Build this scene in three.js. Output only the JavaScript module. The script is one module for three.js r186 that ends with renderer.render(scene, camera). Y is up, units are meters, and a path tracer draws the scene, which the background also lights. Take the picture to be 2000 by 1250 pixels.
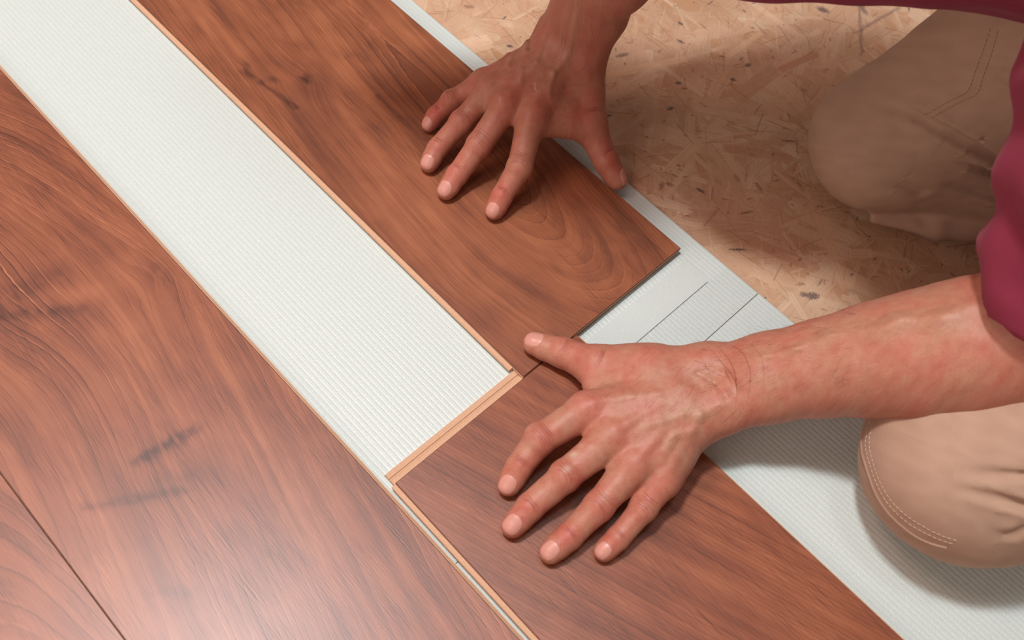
import * as THREE from 'three';
import { mergeGeometries } from 'three/addons/utils/BufferGeometryUtils.js';
import { RectAreaLightUniformsLib } from 'three/addons/lights/RectAreaLightUniformsLib.js';

// ------------------------------------------------------------------ camera, lights, exposure
// World: x runs across the planks, z along them, y up; y = 0 is the walking surface of the laminate.
const scene = new THREE.Scene();
const camera = new THREE.PerspectiveCamera(36.56, 1.6, 0.05, 30);
camera.position.set(-0.16643, 0.6797, 0.19905);
{
  const r = new THREE.Vector3(0.7182732, 0.10089819, 0.68840625);
  const u = new THREE.Vector3(0.55907357, 0.50525594, -0.65738358);
  const b = new THREE.Vector3(-0.41415016, 0.85705075, 0.30650229);
  camera.quaternion.setFromRotationMatrix(new THREE.Matrix4().makeBasis(r, u, b));
}
camera.focus = 0.80;
camera.userData.fStop = 8;
scene.add(camera);
scene.background = new THREE.Color(0.55, 0.62, 0.7);

const renderer = new THREE.WebGLRenderer();
renderer.toneMapping = THREE.LinearToneMapping;
renderer.toneMappingExposure = 1.0;
renderer.shadowMap.enabled = true;
RectAreaLightUniformsLib.init();

const CEIL = 2.4, FLOOR_Y = -0.0108;
// ceiling panels: [x, z, size, colour, radiance]
const PANELS = [
  [-0.17, -0.5, 0.22, new THREE.Color(0.97, 0.985, 1.0), 268, 'neutral'],
  [0.34, 0.06, 0.3, new THREE.Color(0.93, 0.97, 1.0), 15, 'cool'],
  [-0.7, -1.15, 0.6, new THREE.Color(1.0, 0.62, 0.53), 14, 'added_warm'],  // added panel, made up to give the pink glow at lower left
];
for (const [x, z, s, c, L] of PANELS) {
  const l = new THREE.RectAreaLight(c, L, s, s);
  l.position.set(x, CEIL - 0.045, z); l.lookAt(x, 0, z);
  scene.add(l);
}

// added warm fill light, set at a window made up for the left wall
const FILL_WIN = { x: -2.1, y0: 0.85, y1: 2.05, z0: -0.75, z1: 0.55, color: new THREE.Color(1.0, 0.74, 0.66), L: 2.4 };
{
  const l = new THREE.RectAreaLight(FILL_WIN.color, FILL_WIN.L, FILL_WIN.z1 - FILL_WIN.z0, FILL_WIN.y1 - FILL_WIN.y0), y = (FILL_WIN.y0 + FILL_WIN.y1) / 2, z = (FILL_WIN.z0 + FILL_WIN.z1) / 2;
  l.position.set(FILL_WIN.x + 0.012, y, z); l.lookAt(2, y, z); scene.add(l);
}

// ------------------------------------------------------------------ helpers
function rng(seed) { let a = seed >>> 0; return () => { a = (a + 0x6d2b79f5) | 0; let t = Math.imul(a ^ (a >>> 15), 1 | a); t = (t + Math.imul(t ^ (t >>> 7), 61 | t)) ^ t; return ((t ^ (t >>> 14)) >>> 0) / 4294967296; }; }
const PERM = new Uint8Array(512);
{ const r = rng(7), a = Array.from({ length: 256 }, (_, i) => i); for (let i = 255; i > 0; i--) { const j = (r() * (i + 1)) | 0; [a[i], a[j]] = [a[j], a[i]]; } for (let i = 0; i < 512; i++) PERM[i] = a[i & 255]; }
const G2 = new Float32Array(512); for (let i = 0; i < 256; i++) { G2[2 * i] = Math.cos(i * 0.0981747704 * 2.5); G2[2 * i + 1] = Math.sin(i * 0.0981747704 * 2.5); }
function noise2(x, y) {                                   // gradient noise, about -0.7 .. 0.7
  const xf = Math.floor(x), yf = Math.floor(y), X = xf & 255, Y = yf & 255; x -= xf; y -= yf;
  const u = x * x * x * (x * (x * 6 - 15) + 10), v = y * y * y * (y * (y * 6 - 15) + 10);
  const a = PERM[X] + Y, b = PERM[X + 1] + Y, i0 = PERM[a] * 2, i1 = PERM[b] * 2, i2 = PERM[a + 1] * 2, i3 = PERM[b + 1] * 2;
  const n0 = G2[i0] * x + G2[i0 + 1] * y, n1 = G2[i1] * (x - 1) + G2[i1 + 1] * y, n2 = G2[i2] * x + G2[i2 + 1] * (y - 1), n3 = G2[i3] * (x - 1) + G2[i3 + 1] * (y - 1);
  const p = n0 + u * (n1 - n0), q = n2 + u * (n3 - n2); return p + v * (q - p);
}
const fbm2 = (x, y) => noise2(x, y) + 0.5 * noise2(2.03 * x + 17.1, 2.03 * y + 5.3) + 0.25 * noise2(4.1 * x + 3.7, 4.1 * y + 11.9);
const clamp = (x, a, b) => (x < a ? a : x > b ? b : x);
const lerp = (a, b, t) => a + (b - a) * t;
const smooth = (a, b, x) => { const t = clamp((x - a) / (b - a), 0, 1); return t * t * (3 - 2 * t); };
function dataTexture(data, w, h, srgb, wrap = THREE.MirroredRepeatWrapping) {
  const t = new THREE.DataTexture(data, w, h, THREE.RGBAFormat);
  if (srgb) t.colorSpace = THREE.SRGBColorSpace;
  t.magFilter = THREE.LinearFilter; t.minFilter = THREE.LinearMipmapLinearFilter; t.generateMipmaps = true;
  t.wrapS = t.wrapT = wrap; t.needsUpdate = true; return t;
}
const taken = new Map();
function numbered(name) { const n = taken.get(name) || 0; taken.set(name, n + 1); return n ? name + '_' + String(n).padStart(3, '0') : name; }
function put(o, name, parent = scene) { o.name = parent === scene ? numbered(name) : name; parent.add(o); if (o.isMesh) o.castShadow = o.receiveShadow = true; return o; }
function mesh(name, geo, mat, parent = scene) { return put(new THREE.Mesh(geo, mat), name, parent); }
function tag(o, label, category, group) { o.userData.label = label; o.userData.category = category; if (group) o.userData.group = group; return o; }
function box(x0, x1, y0, y1, z0, z1) { const g = new THREE.BoxGeometry(x1 - x0, y1 - y0, z1 - z0); g.translate((x0 + x1) / 2, (y0 + y1) / 2, (z0 + z1) / 2); return g; }
function structure(name, geo, mat, label) { const o = mesh(name, geo, mat); o.userData.kind = 'structure'; o.userData.label = label; o.userData.category = name.split('_')[0]; return o; }
// ------------------------------------------------------------------ the room
const plaster = new THREE.MeshStandardMaterial({ color: new THREE.Color(0.46, 0.45, 0.435), roughness: 0.9 });
const RX0 = -2.1, RX1 = 2.5, RZ0 = -2.4, RZ1 = 2.2;
structure('wall_back', box(RX0 - 0.15, RX1 + 0.15, FLOOR_Y - 0.1, CEIL + 0.1, RZ0 - 0.15, RZ0), plaster, 'plain grey plaster wall of the room');
structure('wall_front', box(RX0 - 0.15, RX1 + 0.15, FLOOR_Y - 0.1, CEIL + 0.1, RZ1, RZ1 + 0.15), plaster, 'plain grey plaster wall behind the kneeling worker');
structure('wall_left', mergeGeometries([box(RX0 - 0.15, RX0, FLOOR_Y - 0.1, FILL_WIN.y0, RZ0, RZ1), box(RX0 - 0.15, RX0, FILL_WIN.y1, CEIL + 0.1, RZ0, RZ1), box(RX0 - 0.15, RX0, FILL_WIN.y0, FILL_WIN.y1, RZ0, FILL_WIN.z0), box(RX0 - 0.15, RX0, FILL_WIN.y0, FILL_WIN.y1, FILL_WIN.z1, RZ1)]), plaster, 'plain grey plaster wall on the finished side');
structure('wall_right', box(RX1, RX1 + 0.15, FLOOR_Y - 0.1, CEIL + 0.1, RZ0, RZ1), plaster, 'plain grey plaster wall on the bare side');
structure('ceiling', box(RX0 - 0.15, RX1 + 0.15, CEIL, CEIL + 0.15, RZ0 - 0.15, RZ1 + 0.15), plaster, 'flat grey plaster ceiling');
{
  const g = new THREE.Group(); g.position.set(RX0, FILL_WIN.y0, FILL_WIN.z0); put(g, 'window_1'); g.userData.kind = 'structure'; g.userData.label = 'added unseen white framed window with glowing frosted panes'; g.userData.category = 'window';
  const w = FILL_WIN.z1 - FILL_WIN.z0, hh = FILL_WIN.y1 - FILL_WIN.y0, fm = new THREE.MeshStandardMaterial({ color: 0xe4e2de, roughness: 0.5 }), gm = new THREE.MeshStandardMaterial({ color: 0xffffff, emissive: FILL_WIN.color, emissiveIntensity: 1.4, roughness: 0.5 });
  mesh('window_frame', mergeGeometries([box(-0.08, 0.004, 0, 0.05, 0, w), box(-0.08, 0.004, hh - 0.05, hh, 0, w), box(-0.08, 0.004, 0.05, hh - 0.05, 0, 0.05), box(-0.08, 0.004, 0.05, hh - 0.05, w - 0.05, w), box(-0.08, 0.004, 0.05, hh - 0.05, w / 2 - 0.03, w / 2 + 0.03)]), fm, g);
  for (const [a, b] of [[0.05, w / 2 - 0.03], [w / 2 + 0.03, w - 0.05]]) mesh('glowing_pane', box(-0.045, -0.035, 0.05, hh - 0.05, a, b), gm, g);  // panes glow to go with the added fill light
}
for (const [x, z, s, c, L, tone] of PANELS) {
  const g = new THREE.Group(); g.position.set(x, CEIL, z); put(g, 'ceiling_light');
  tag(g, 'square ' + tone + ' white ceiling light panel with a thin frame', 'lamp');
  const fm = new THREE.MeshStandardMaterial({ color: 0xe8e8e6, roughness: 0.5 });
  const h = s / 2 + 0.02, bars = [box(-h, h, -0.04, 0, -h, -h + 0.02), box(-h, h, -0.04, 0, h - 0.02, h), box(-h, -h + 0.02, -0.04, 0, -h + 0.02, h - 0.02), box(h - 0.02, h, -0.04, 0, -h + 0.02, h - 0.02)];
  mesh('frame', mergeGeometries(bars), fm, g);
  mesh('diffuser', box(-h + 0.02, h - 0.02, -0.036, -0.03, -h + 0.02, h - 0.02), new THREE.MeshStandardMaterial({ color: 0xffffff, emissive: c, emissiveIntensity: 1.5, roughness: 0.6 }), g);
}

// ------------------------------------------------------------------ subfloor: oriented strand board
function strandBoard() {
  const N = 2048, S = 0.72, px = N / S, col = new Uint8Array(N * N * 4), hgt = new Uint8Array(N * N * 4), C = new Float32Array(N * N * 3), H = new Float32Array(N * N);
  const r = rng(91);
  for (let i = 0; i < N * N; i++) { C[3 * i] = 196; C[3 * i + 1] = 152; C[3 * i + 2] = 116; }
  const tones = [[204, 168, 136], [210, 176, 144], [198, 160, 128], [214, 182, 152], [194, 154, 122], [206, 168, 138], [202, 160, 132], [216, 188, 158]];
  const strand = (cx, cz, ang, len, wid, tone, alpha, h) => {
    const ca = Math.cos(ang), sa = Math.sin(ang), R = Math.hypot(len, wid) / 2, seed = r() * 500;
    const j0 = r() * 0.35, j1 = r() * 0.35;
    const x0 = Math.floor((cx - R) * px), x1 = Math.ceil((cx + R) * px), y0 = Math.floor((cz - R) * px), y1 = Math.ceil((cz + R) * px);
    for (let y = y0; y <= y1; y++) for (let x = x0; x <= x1; x++) {
      const dx = x / px - cx, dz = y / px - cz, a = (dx * ca + dz * sa) / len, b = (-dx * sa + dz * ca) / wid;
      const ragged = 0.06 * noise2(b * 9 + seed, seed), edge = 0.05 * noise2(a * 8 + seed, 9 + seed);
      const ea = 0.5 - Math.abs(a) - ragged - (a > 0 ? j0 : j1) * Math.abs(b) * 0.4, eb = 0.5 - Math.abs(b) - edge - 0.12 * a * a;
      if (ea < 0 || eb < 0) continue;
      const k = (((y % N) + N) % N) * N + (((x % N) + N) % N);
      const fib = noise2(a * len * 45 + seed, b * wid * 2400 + seed) * 19 + noise2(a * len * 22, b * wid * 850 + seed) * 19;
      const d = Math.min(ea * len, eb * wid), rim = d < 0.0006 ? -17 * (1 - d / 0.0006) : 0, sh = fib + rim;
      const A = alpha;
      C[3 * k] += (tone[0] + sh * 1.0 - C[3 * k]) * A; C[3 * k + 1] += (tone[1] + sh * 0.95 - C[3 * k + 1]) * A; C[3 * k + 2] += (tone[2] + sh * 0.85 - C[3 * k + 2]) * A;
      H[k] = lerp(H[k], h + fib * 0.004, A);
    }
  };
  const speck = (cx, cz, ang, len, wid, tone, A) => {       // ragged bark fleck
    const ca = Math.cos(ang), sa = Math.sin(ang), R = Math.max(len, wid), seed = r() * 300;
    for (let y = Math.floor((cz - R) * px); y <= (cz + R) * px; y++) for (let x = Math.floor((cx - R) * px); x <= (cx + R) * px; x++) {
      const dx = x / px - cx, dz = y / px - cz, a = (dx * ca + dz * sa) / (len / 2), b = (-dx * sa + dz * ca) / (wid / 2), e = a * a + b * b + 1.5 * noise2(dx * 900 + seed, dz * 900) + 0.9 * noise2(dx * 2200, dz * 2200 + seed);
      if (e > 1) continue; const k = (((y % N) + N) % N) * N + (((x % N) + N) % N), q = A * clamp((1 - e) * 2, 0, 1);
      for (let c = 0; c < 3; c++) C[3 * k + c] += (tone[c] - C[3 * k + c]) * q; H[k] -= 0.2 * q;
    }
  };
  for (let i = 0; i < 3600; i++) {
    const big = r() < 0.4, t = tones[(r() * tones.length) | 0], v = (r() - 0.5) * 16;
    strand(r() * S, r() * S, r() * 3.14, big ? 0.05 + r() * 0.07 : 0.02 + r() * 0.045, big ? 0.006 + r() * 0.016 : 0.0015 + r() * 0.005, [t[0] + v, t[1] + v, t[2] + v], 0.35 + 0.45 * r(), r());
  }
  for (let i = 0; i < 1500; i++) strand(r() * S, r() * S, r() * 3.14, 0.008 + r() * 0.028, 0.0005 + r() * 0.0011, r() < 0.5 ? [162, 118, 90] : [224, 194, 162], 0.35 + 0.2 * r(), r());
  for (let i = 0; i < 900; i++) { const s = r() < 0.1 ? 2 : 1; speck(r() * S, r() * S, r() * 3.14, (0.002 + r() * 0.006) * s, (0.0008 + r() * 0.002) * s, r() < 0.5 ? [112, 88, 80] : [146, 104, 80], 0.4 + 0.4 * r()); }
  // marks that stand out on the board: x z angle length width tone
  for (const [x, z, a, l, w, t, al] of [[0.3862, 0.1062, 0.7, 0.011, 0.006, 0, 0.75], [0.381, 0.100, 0.9, 0.006, 0.004, 0, 0.6], [0.3725, 0.0306, 0.7, 0.014, 0.002, 0, 0.8], [0.3973, -0.0346, 1.3, 0.009, 0.003, 0, 0.8], [0.5494, -0.1921, 1.5, 0.006, 0.003, 0, 0.8], [0.5295, -0.1747, 1.3, 0.008, 0.003, 0, 0.8], [0.4837, -0.1376, 0.6, 0.006, 0.003, 0, 0.85], [0.4514, -0.1201, 0.3, 0.007, 0.003, 0, 0.85], [0.5323, -0.1056, 1.2, 0.006, 0.003, 0, 0.7], [0.5125, -0.0186, 0.75, 0.013, 0.002, 1, 0.8], [0.6914, -0.1095, 1.2, 0.012, 0.006, 0, 0.8], [0.4112, 0.0095, 0.5, 0.012, 0.002, 1, 0.7],
    [0.704, -0.068, 2.48, 0.08, 0.004, 0, 0.3], [0.728, -0.062, 0.1, 0.07, 0.004, 0, 0.28], [0.735, -0.09, 2.2, 0.03, 0.006, 0, 0.25], [0.3847, -0.2785, 0.9, 0.006, 0.003, 0, 0.8], [0.39, -0.345, 0.8, 0.01, 0.004, 1, 0.5], [0.4757, -0.1721, 0.4, 0.09, 0.010, 2, 0.6], [0.6073, -0.0784, 0.2, 0.055, 0.008, 3, 0.7], [0.4755, -0.0279, 0.9, 0.07, 0.012, 3, 0.4], [0.44, 0.09, 2.2, 0.08, 0.014, 2, 0.4], [0.40, 0.06, 1.2, 0.07, 0.012, 3, 0.4], [0.58, -0.13, 0.0, 0.06, 0.007, 2, 0.6]])
    (t < 2 && l < 0.02 ? speck(x - 0.3, z + 0.45, a, l * 1.2, w * 1.4, [[96, 78, 74], [128, 88, 68]][t], al) : t < 2 ? Array.from({ length: 14 }, (_, i) => speck(x - 0.3 + Math.cos(a) * l * (i / 13 - 0.5), z + 0.45 + Math.sin(a) * l * (i / 13 - 0.5), a + (r() - 0.5), 0.012, w, [104, 84, 78], al)) : strand(x - 0.3, z + 0.45, a, l, w, [0, 0, [222, 184, 146], [184, 132, 100]][t], al, 0.4));
  for (let i = 0; i < N * N; i++) {
    const x = i % N, y = (i / N) | 0, n = fbm2(x * 0.004, y * 0.004) * 8 + noise2(x * 0.4, y * 0.4) * 7;
    for (let c = 0; c < 3; c++) col[4 * i + c] = clamp(C[3 * i + c] + n, 0, 255);
    col[4 * i + 3] = 255; hgt[4 * i] = hgt[4 * i + 1] = hgt[4 * i + 2] = clamp(H[i] * 200 + 30 + n, 0, 255); hgt[4 * i + 3] = 255;
  }
  const map = dataTexture(col, N, N, true, THREE.RepeatWrapping), bump = dataTexture(hgt, N, N, false, THREE.RepeatWrapping);
  return { mat: new THREE.MeshStandardMaterial({ map, bumpMap: bump, bumpScale: 0.0006, roughness: 0.62 }), S };
}
{
  const { mat, S } = strandBoard();
  const g = box(RX0 - 0.15, RX1 + 0.15, FLOOR_Y - 0.018, FLOOR_Y, RZ0 - 0.15, RZ1 + 0.15), p = g.attributes.position, uv = g.attributes.uv;
  for (let i = 0; i < p.count; i++) uv.setXY(i, (p.getX(i) - 0.3) / S, (p.getZ(i) + 0.45) / S);
  structure('floor', g, mat, 'bare oriented strand board subfloor with pressed wood flakes');
}

// ------------------------------------------------------------------ foam underlay: ribbed sheets, clear tape
const foamTex = (() => {
  const N = 1024, d = new Uint8Array(N * N * 4), b = new Uint8Array(N * N * 4), r = rng(5);
  for (let i = 0; i < N * N; i++) {
    const x = i % N, y = (i / N) | 0, n = noise2(x * 0.33, y * 0.33) + 0.7 * noise2(x * 0.6 + 9, y * 0.6) , v = clamp(n * 0.5, -1, 1), glint = r() < 0.02 ? 22 : 0;  // glint: sparkle of foam cells painted into the colour
    d[4 * i] = 206 + v * 15 + glint; d[4 * i + 1] = 218 + v * 15 + glint; d[4 * i + 2] = 214 + v * 15 + glint; d[4 * i + 3] = 255;
    b[4 * i] = b[4 * i + 1] = b[4 * i + 2] = clamp(128 + n * 90 + (r() - 0.5) * 40, 0, 255); b[4 * i + 3] = 255;
  }
  return { map: dataTexture(d, N, N, true, THREE.RepeatWrapping), bump: dataTexture(b, N, N, false, THREE.RepeatWrapping) };
})();
const foam = new THREE.MeshPhysicalMaterial({ map: foamTex.map, bumpMap: foamTex.bump, bumpScale: 0.00035, roughness: 0.42 });
const PITCH = 0.0042, UN_TOP = -0.0082, UN_RIGHT = 0.349;
function ribbed(x0, x1, z0, z1, yb, yt) {                 // corrugated sheet: ribs run along z
  const pr = [], n = Math.ceil((x1 - x0) / PITCH);
  for (let i = 0; i < n; i++) {
    const a = x1 - (n - i) * PITCH;
    for (const [f, h] of [[0.0, -0.0002], [0.14, -0.00008], [0.32, 0], [0.68, 0], [0.86, -0.00008]]) pr.push([Math.max(a + f * PITCH, x0), yt + h]);
  }
  pr.push([x1, yt - 0.0006]);
  const pos = [], uv = [], idx = [];
  const zs = [z0, z1];
  const strip = (line) => { const b0 = pos.length / 3; for (const z of zs) for (const [x, y] of line) { pos.push(x, y, z); uv.push(x / 0.32, z / 0.32); } const m = line.length; for (let i = 0; i < m - 1; i++) { idx.push(b0 + i, b0 + m + i, b0 + i + 1, b0 + i + 1, b0 + m + i, b0 + m + i + 1); } };
  strip(pr); strip([[x1, yt - 0.0006], [x1, yb]]); strip([[x1, yb], [x0, yb]]); strip([[x0, yb], pr[0]]);
  for (const [z, s] of [[z0, 1], [z1, -1]]) {             // cut ends
    const b0 = pos.length / 3; for (const [x, y] of pr) { pos.push(x, y, z, x, yb, z); uv.push(x / 0.32, y / 0.32, x / 0.32, yb / 0.32); }
    for (let i = 0; i < pr.length - 1; i++) { const a = b0 + 2 * i; if (s > 0) idx.push(a, a + 2, a + 1, a + 1, a + 2, a + 3); else idx.push(a, a + 1, a + 2, a + 1, a + 3, a + 2); }
  }
  const g = new THREE.BufferGeometry(); g.setAttribute('position', new THREE.Float32BufferAttribute(pos, 3)); g.setAttribute('uv', new THREE.Float32BufferAttribute(uv, 2)); g.setIndex(idx);
  const f = g.toNonIndexed(); f.computeVertexNormals();
  return f;
}
tag(mesh('underlay_sheet', ribbed(-1.2, UN_RIGHT, -1.6, 0.0728, FLOOR_Y, UN_TOP), foam), 'long pale mint ribbed foam underlay sheet under the upper plank and the gap', 'underlay');
tag(mesh('underlay_sheet', ribbed(-1.2, UN_RIGHT + 0.0004, 0.0735, 1.5, FLOOR_Y, UN_TOP), foam), 'pale mint ribbed foam underlay sheet under the near knee', 'underlay');
{
  const flat = new THREE.MeshPhysicalMaterial({ map: foamTex.map, bumpMap: foamTex.bump, bumpScale: 0.00025, roughness: 0.4 });
  const g = box(0.155, 0.3226, UN_TOP, UN_TOP + 0.0015, 0.0082, 0.0362), p = g.attributes.position, uv = g.attributes.uv;
  for (let i = 0; i < p.count; i++) uv.setXY(i, p.getX(i) / 0.32, p.getZ(i) / 0.32);
  tag(mesh('underlay_strip', g, flat), 'narrow smooth strip of pale foam lying beside the plank end', 'underlay');
  // clear adhesive tape over the joint, slightly wrinkled at its end
  const nx = 90, nz = 24, T = new THREE.PlaneGeometry(1, 1, nx, nz), q = T.attributes.position, X0 = 0.13, X1 = 0.3515, Z0 = 0.037, Z1 = 0.0742, top = [], bot = [];
  for (let i = 0; i < q.count; i++) {
    const u = q.getX(i) + 0.5, v = q.getY(i) + 0.5, x = lerp(X0, X1, u), z = lerp(Z0, Z1, v);
    const w = 0.0016 * Math.exp(-(((x - 0.3424) / 0.0035) ** 2) - (((z - 0.0484) / 0.003) ** 2)) + 0.0018 * Math.exp(-(((x - 0.320 + (z - 0.068) * 1.8) / 0.0025) ** 2) - (((z - 0.064) / 0.008) ** 2)) + 0.0007 * Math.exp(-(((x - 0.333) / 0.003) ** 2) - (((z - 0.066) / 0.006) ** 2));
    q.setXYZ(i, x, UN_TOP + 0.0004 + w, z);
  }
  T.computeVertexNormals();
  tag(mesh('clear_tape', T, new THREE.MeshPhysicalMaterial({ color: new THREE.Color(1, 1, 1), transmission: 1, thickness: 0, roughness: 0.08, ior: 1.45, side: THREE.DoubleSide })), 'clear adhesive tape with small wrinkles over the underlay joint', 'tape');
}
// ------------------------------------------------------------------ laminate planks
const W = 0.193, TH = 0.0082;
// Printed wood decor. z runs along the plank, t across it (0 .. W). Rings are cut through a trunk whose pith lies at (tc(z), depth(z)).
function woodTexture({ z0, z1, NU, NV, seed, pith, depth, spacing = 0.0031, knots = [], smudges = [], tone = [0, 0, 0], warp = 1, ringDark = 0.5 }) {
  const col = new Uint8Array(NU * NV * 4), bmp = new Uint8Array(NU * NV * 4);
  const dark = [82, 44, 32], mid = [142, 82, 56], lite = [186, 120, 83];
  for (let j = 0; j < NV; j++) {
    const t = (j / (NV - 1)) * W;
    for (let i = 0; i < NU; i++) {
      const z = lerp(z0, z1, i / (NU - 1));
      const w1 = noise2(z * 5 + seed, t * 13 + seed), w2 = noise2(z * 17 + seed, t * 55 - seed), w3 = noise2(z * 90, t * 160 + seed), w4 = noise2(z * 45 + seed, t * 300);
      let R = Math.hypot(t + warp * (0.0055 * w1 + 0.0012 * w2) - pith(z), depth(z)) + 0.0002 * w3 + 0.00025 * w4, kd = 0;
      for (const k of knots) {
        const c = Math.cos(k.rot || 0), s = Math.sin(k.rot || 0), dz = z - k.z, dt = t - k.t, a = (dz * c + dt * s) / k.a, b = (-dz * s + dt * c) / k.b, e = a * a + b * b;
        if (e > 12) continue;
        const g = Math.exp(-e); R += k.amp * g; kd += (k.dark || 0) * Math.exp(-e * 2.2) * (0.65 + 0.9 * w3 + 0.5 * w2) - (k.light || 0) * g;
      }
      R += 0.0003 * noise2(z * 170 + seed, t * 420);                                          // ragged ring lines
      const ph = R / spacing + 0.3 * w2, ringNo = Math.floor(ph), f = ph - ringNo, rv = PERM[ringNo & 255] / 255 - 0.5, rw = PERM[(ringNo + 57) & 255] / 255, ru = PERM[(ringNo + 131) & 255] / 255;
      const mask = clamp(0.62 + 1.3 * noise2(z * 3.1 + 40 + seed, t * 11), 0.36, 1) * (0.35 + rw * 0.9);
      const slow = f * f * 0.55, line = Math.max(0, 1 - Math.abs(f - 0.9) / 0.1), pale = Math.max(0, 1 - Math.abs(f - 0.06) / 0.08) * clamp(0.7 + w4 * 1.4, 0, 1.2) * ru;  // pale: highlight along embossed ring edges, painted into the colour
      const broad = fbm2(z * 4.5 + seed, (R + 0.3 * t) * 36 + seed), figure = fbm2(z * 22 + t * 14 + seed, t * 30 - z * 12 - seed), streak = noise2(z * 3 - seed, R * 150 + t * 40 + seed), streak2 = noise2(z * 8, R * 420 + seed);
      const along = t + 0.0016 * w1 + 0.05 * z * 0.4;                                           // pores follow the plank, not the rings
      const fibre = noise2(z * 26 + seed, along * 1900), pn = noise2(z * 24 + seed, along * 1750 + 50), pore = smooth(0.08, 0.36, pn) * clamp(0.55 + 1.1 * noise2(z * 6 + 5 + seed, t * 35), 0.1, 1.2);
      let v = 0.53 + 0.24 * broad + 0.13 * figure + 0.14 * streak + 0.10 * streak2 + 0.15 * fibre + rv * 0.10 - (slow * 0.3 + line * 0.9) * ringDark * mask - pore * 0.25 + pale * 0.8 * mask - kd;
      for (const s of smudges) {
        const dx = s.z1 - s.z0, dy = s.t1 - s.t0, L = dx * dx + dy * dy, h = clamp(((z - s.z0) * dx + (t - s.t0) * dy) / L, 0, 1);
        const dd = Math.hypot(z - s.z0 - h * dx, t - s.t0 - h * dy) + 0.004 * w3 + 0.003 * w2, g = Math.exp(-((dd / s.w) ** 2));
        v -= s.dark * g * (0.75 + 0.9 * w3 + 0.5 * w4);
      }
      v = clamp(v, -0.05, 1.15);
      const k = (j * NU + i) * 4, a = v < 0.5 ? dark : mid, b = v < 0.5 ? mid : lite, q = v < 0.5 ? v * 2 : v * 2 - 1;
      for (let c = 0; c < 3; c++) col[k + c] = clamp(a[c] + (b[c] - a[c]) * q + tone[c], 0, 255);
      col[k + 3] = 255;
      bmp[k] = bmp[k + 1] = bmp[k + 2] = clamp(150 - pore * 75 - line * 90 * mask + pale * 50 * mask + fibre * 45, 0, 255); bmp[k + 3] = 255;
    }
  }
  return { map: dataTexture(col, NU, NV, true), bump: dataTexture(bmp, NU, NV, false), z0, z1 };
}
const fibreboard = (() => {
  const N = 256, d = new Uint8Array(N * N * 4), r = rng(31);
  for (let i = 0; i < N * N; i++) { const x = i % N, y = (i / N) | 0, n = noise2(x * 0.3, y * 0.3) * 16 + (r() - 0.5) * 22; d[4 * i] = 208 + n; d[4 * i + 1] = 169 + n; d[4 * i + 2] = 138 + n; d[4 * i + 3] = 255; }
  return new THREE.MeshStandardMaterial({ map: dataTexture(d, N, N, true, THREE.RepeatWrapping), roughness: 0.85 });
})();
const bevelPaint = new THREE.MeshStandardMaterial({ color: new THREE.Color('#5c3325'), roughness: 0.5 });
function metreUV(g, s = 0.06) { const p = g.attributes.position, uv = new Float32Array(p.count * 2); for (let i = 0; i < p.count; i++) { uv[2 * i] = p.getZ(i) / s; uv[2 * i + 1] = (p.getX(i) + p.getY(i)) / s; } g.setAttribute('uv', new THREE.BufferAttribute(uv, 2)); return g; }
function quads(list) {                                     // each quad: four points counter-clockwise
  const pos = [], idx = []; for (const q of list) { const b = pos.length / 3; for (const p of q) pos.push(...p); idx.push(b, b + 1, b + 2, b, b + 2, b + 3); }
  const g = new THREE.BufferGeometry(); g.setAttribute('position', new THREE.Float32BufferAttribute(pos, 3)); g.setIndex(idx); g.computeVertexNormals(); return g;
}
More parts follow.
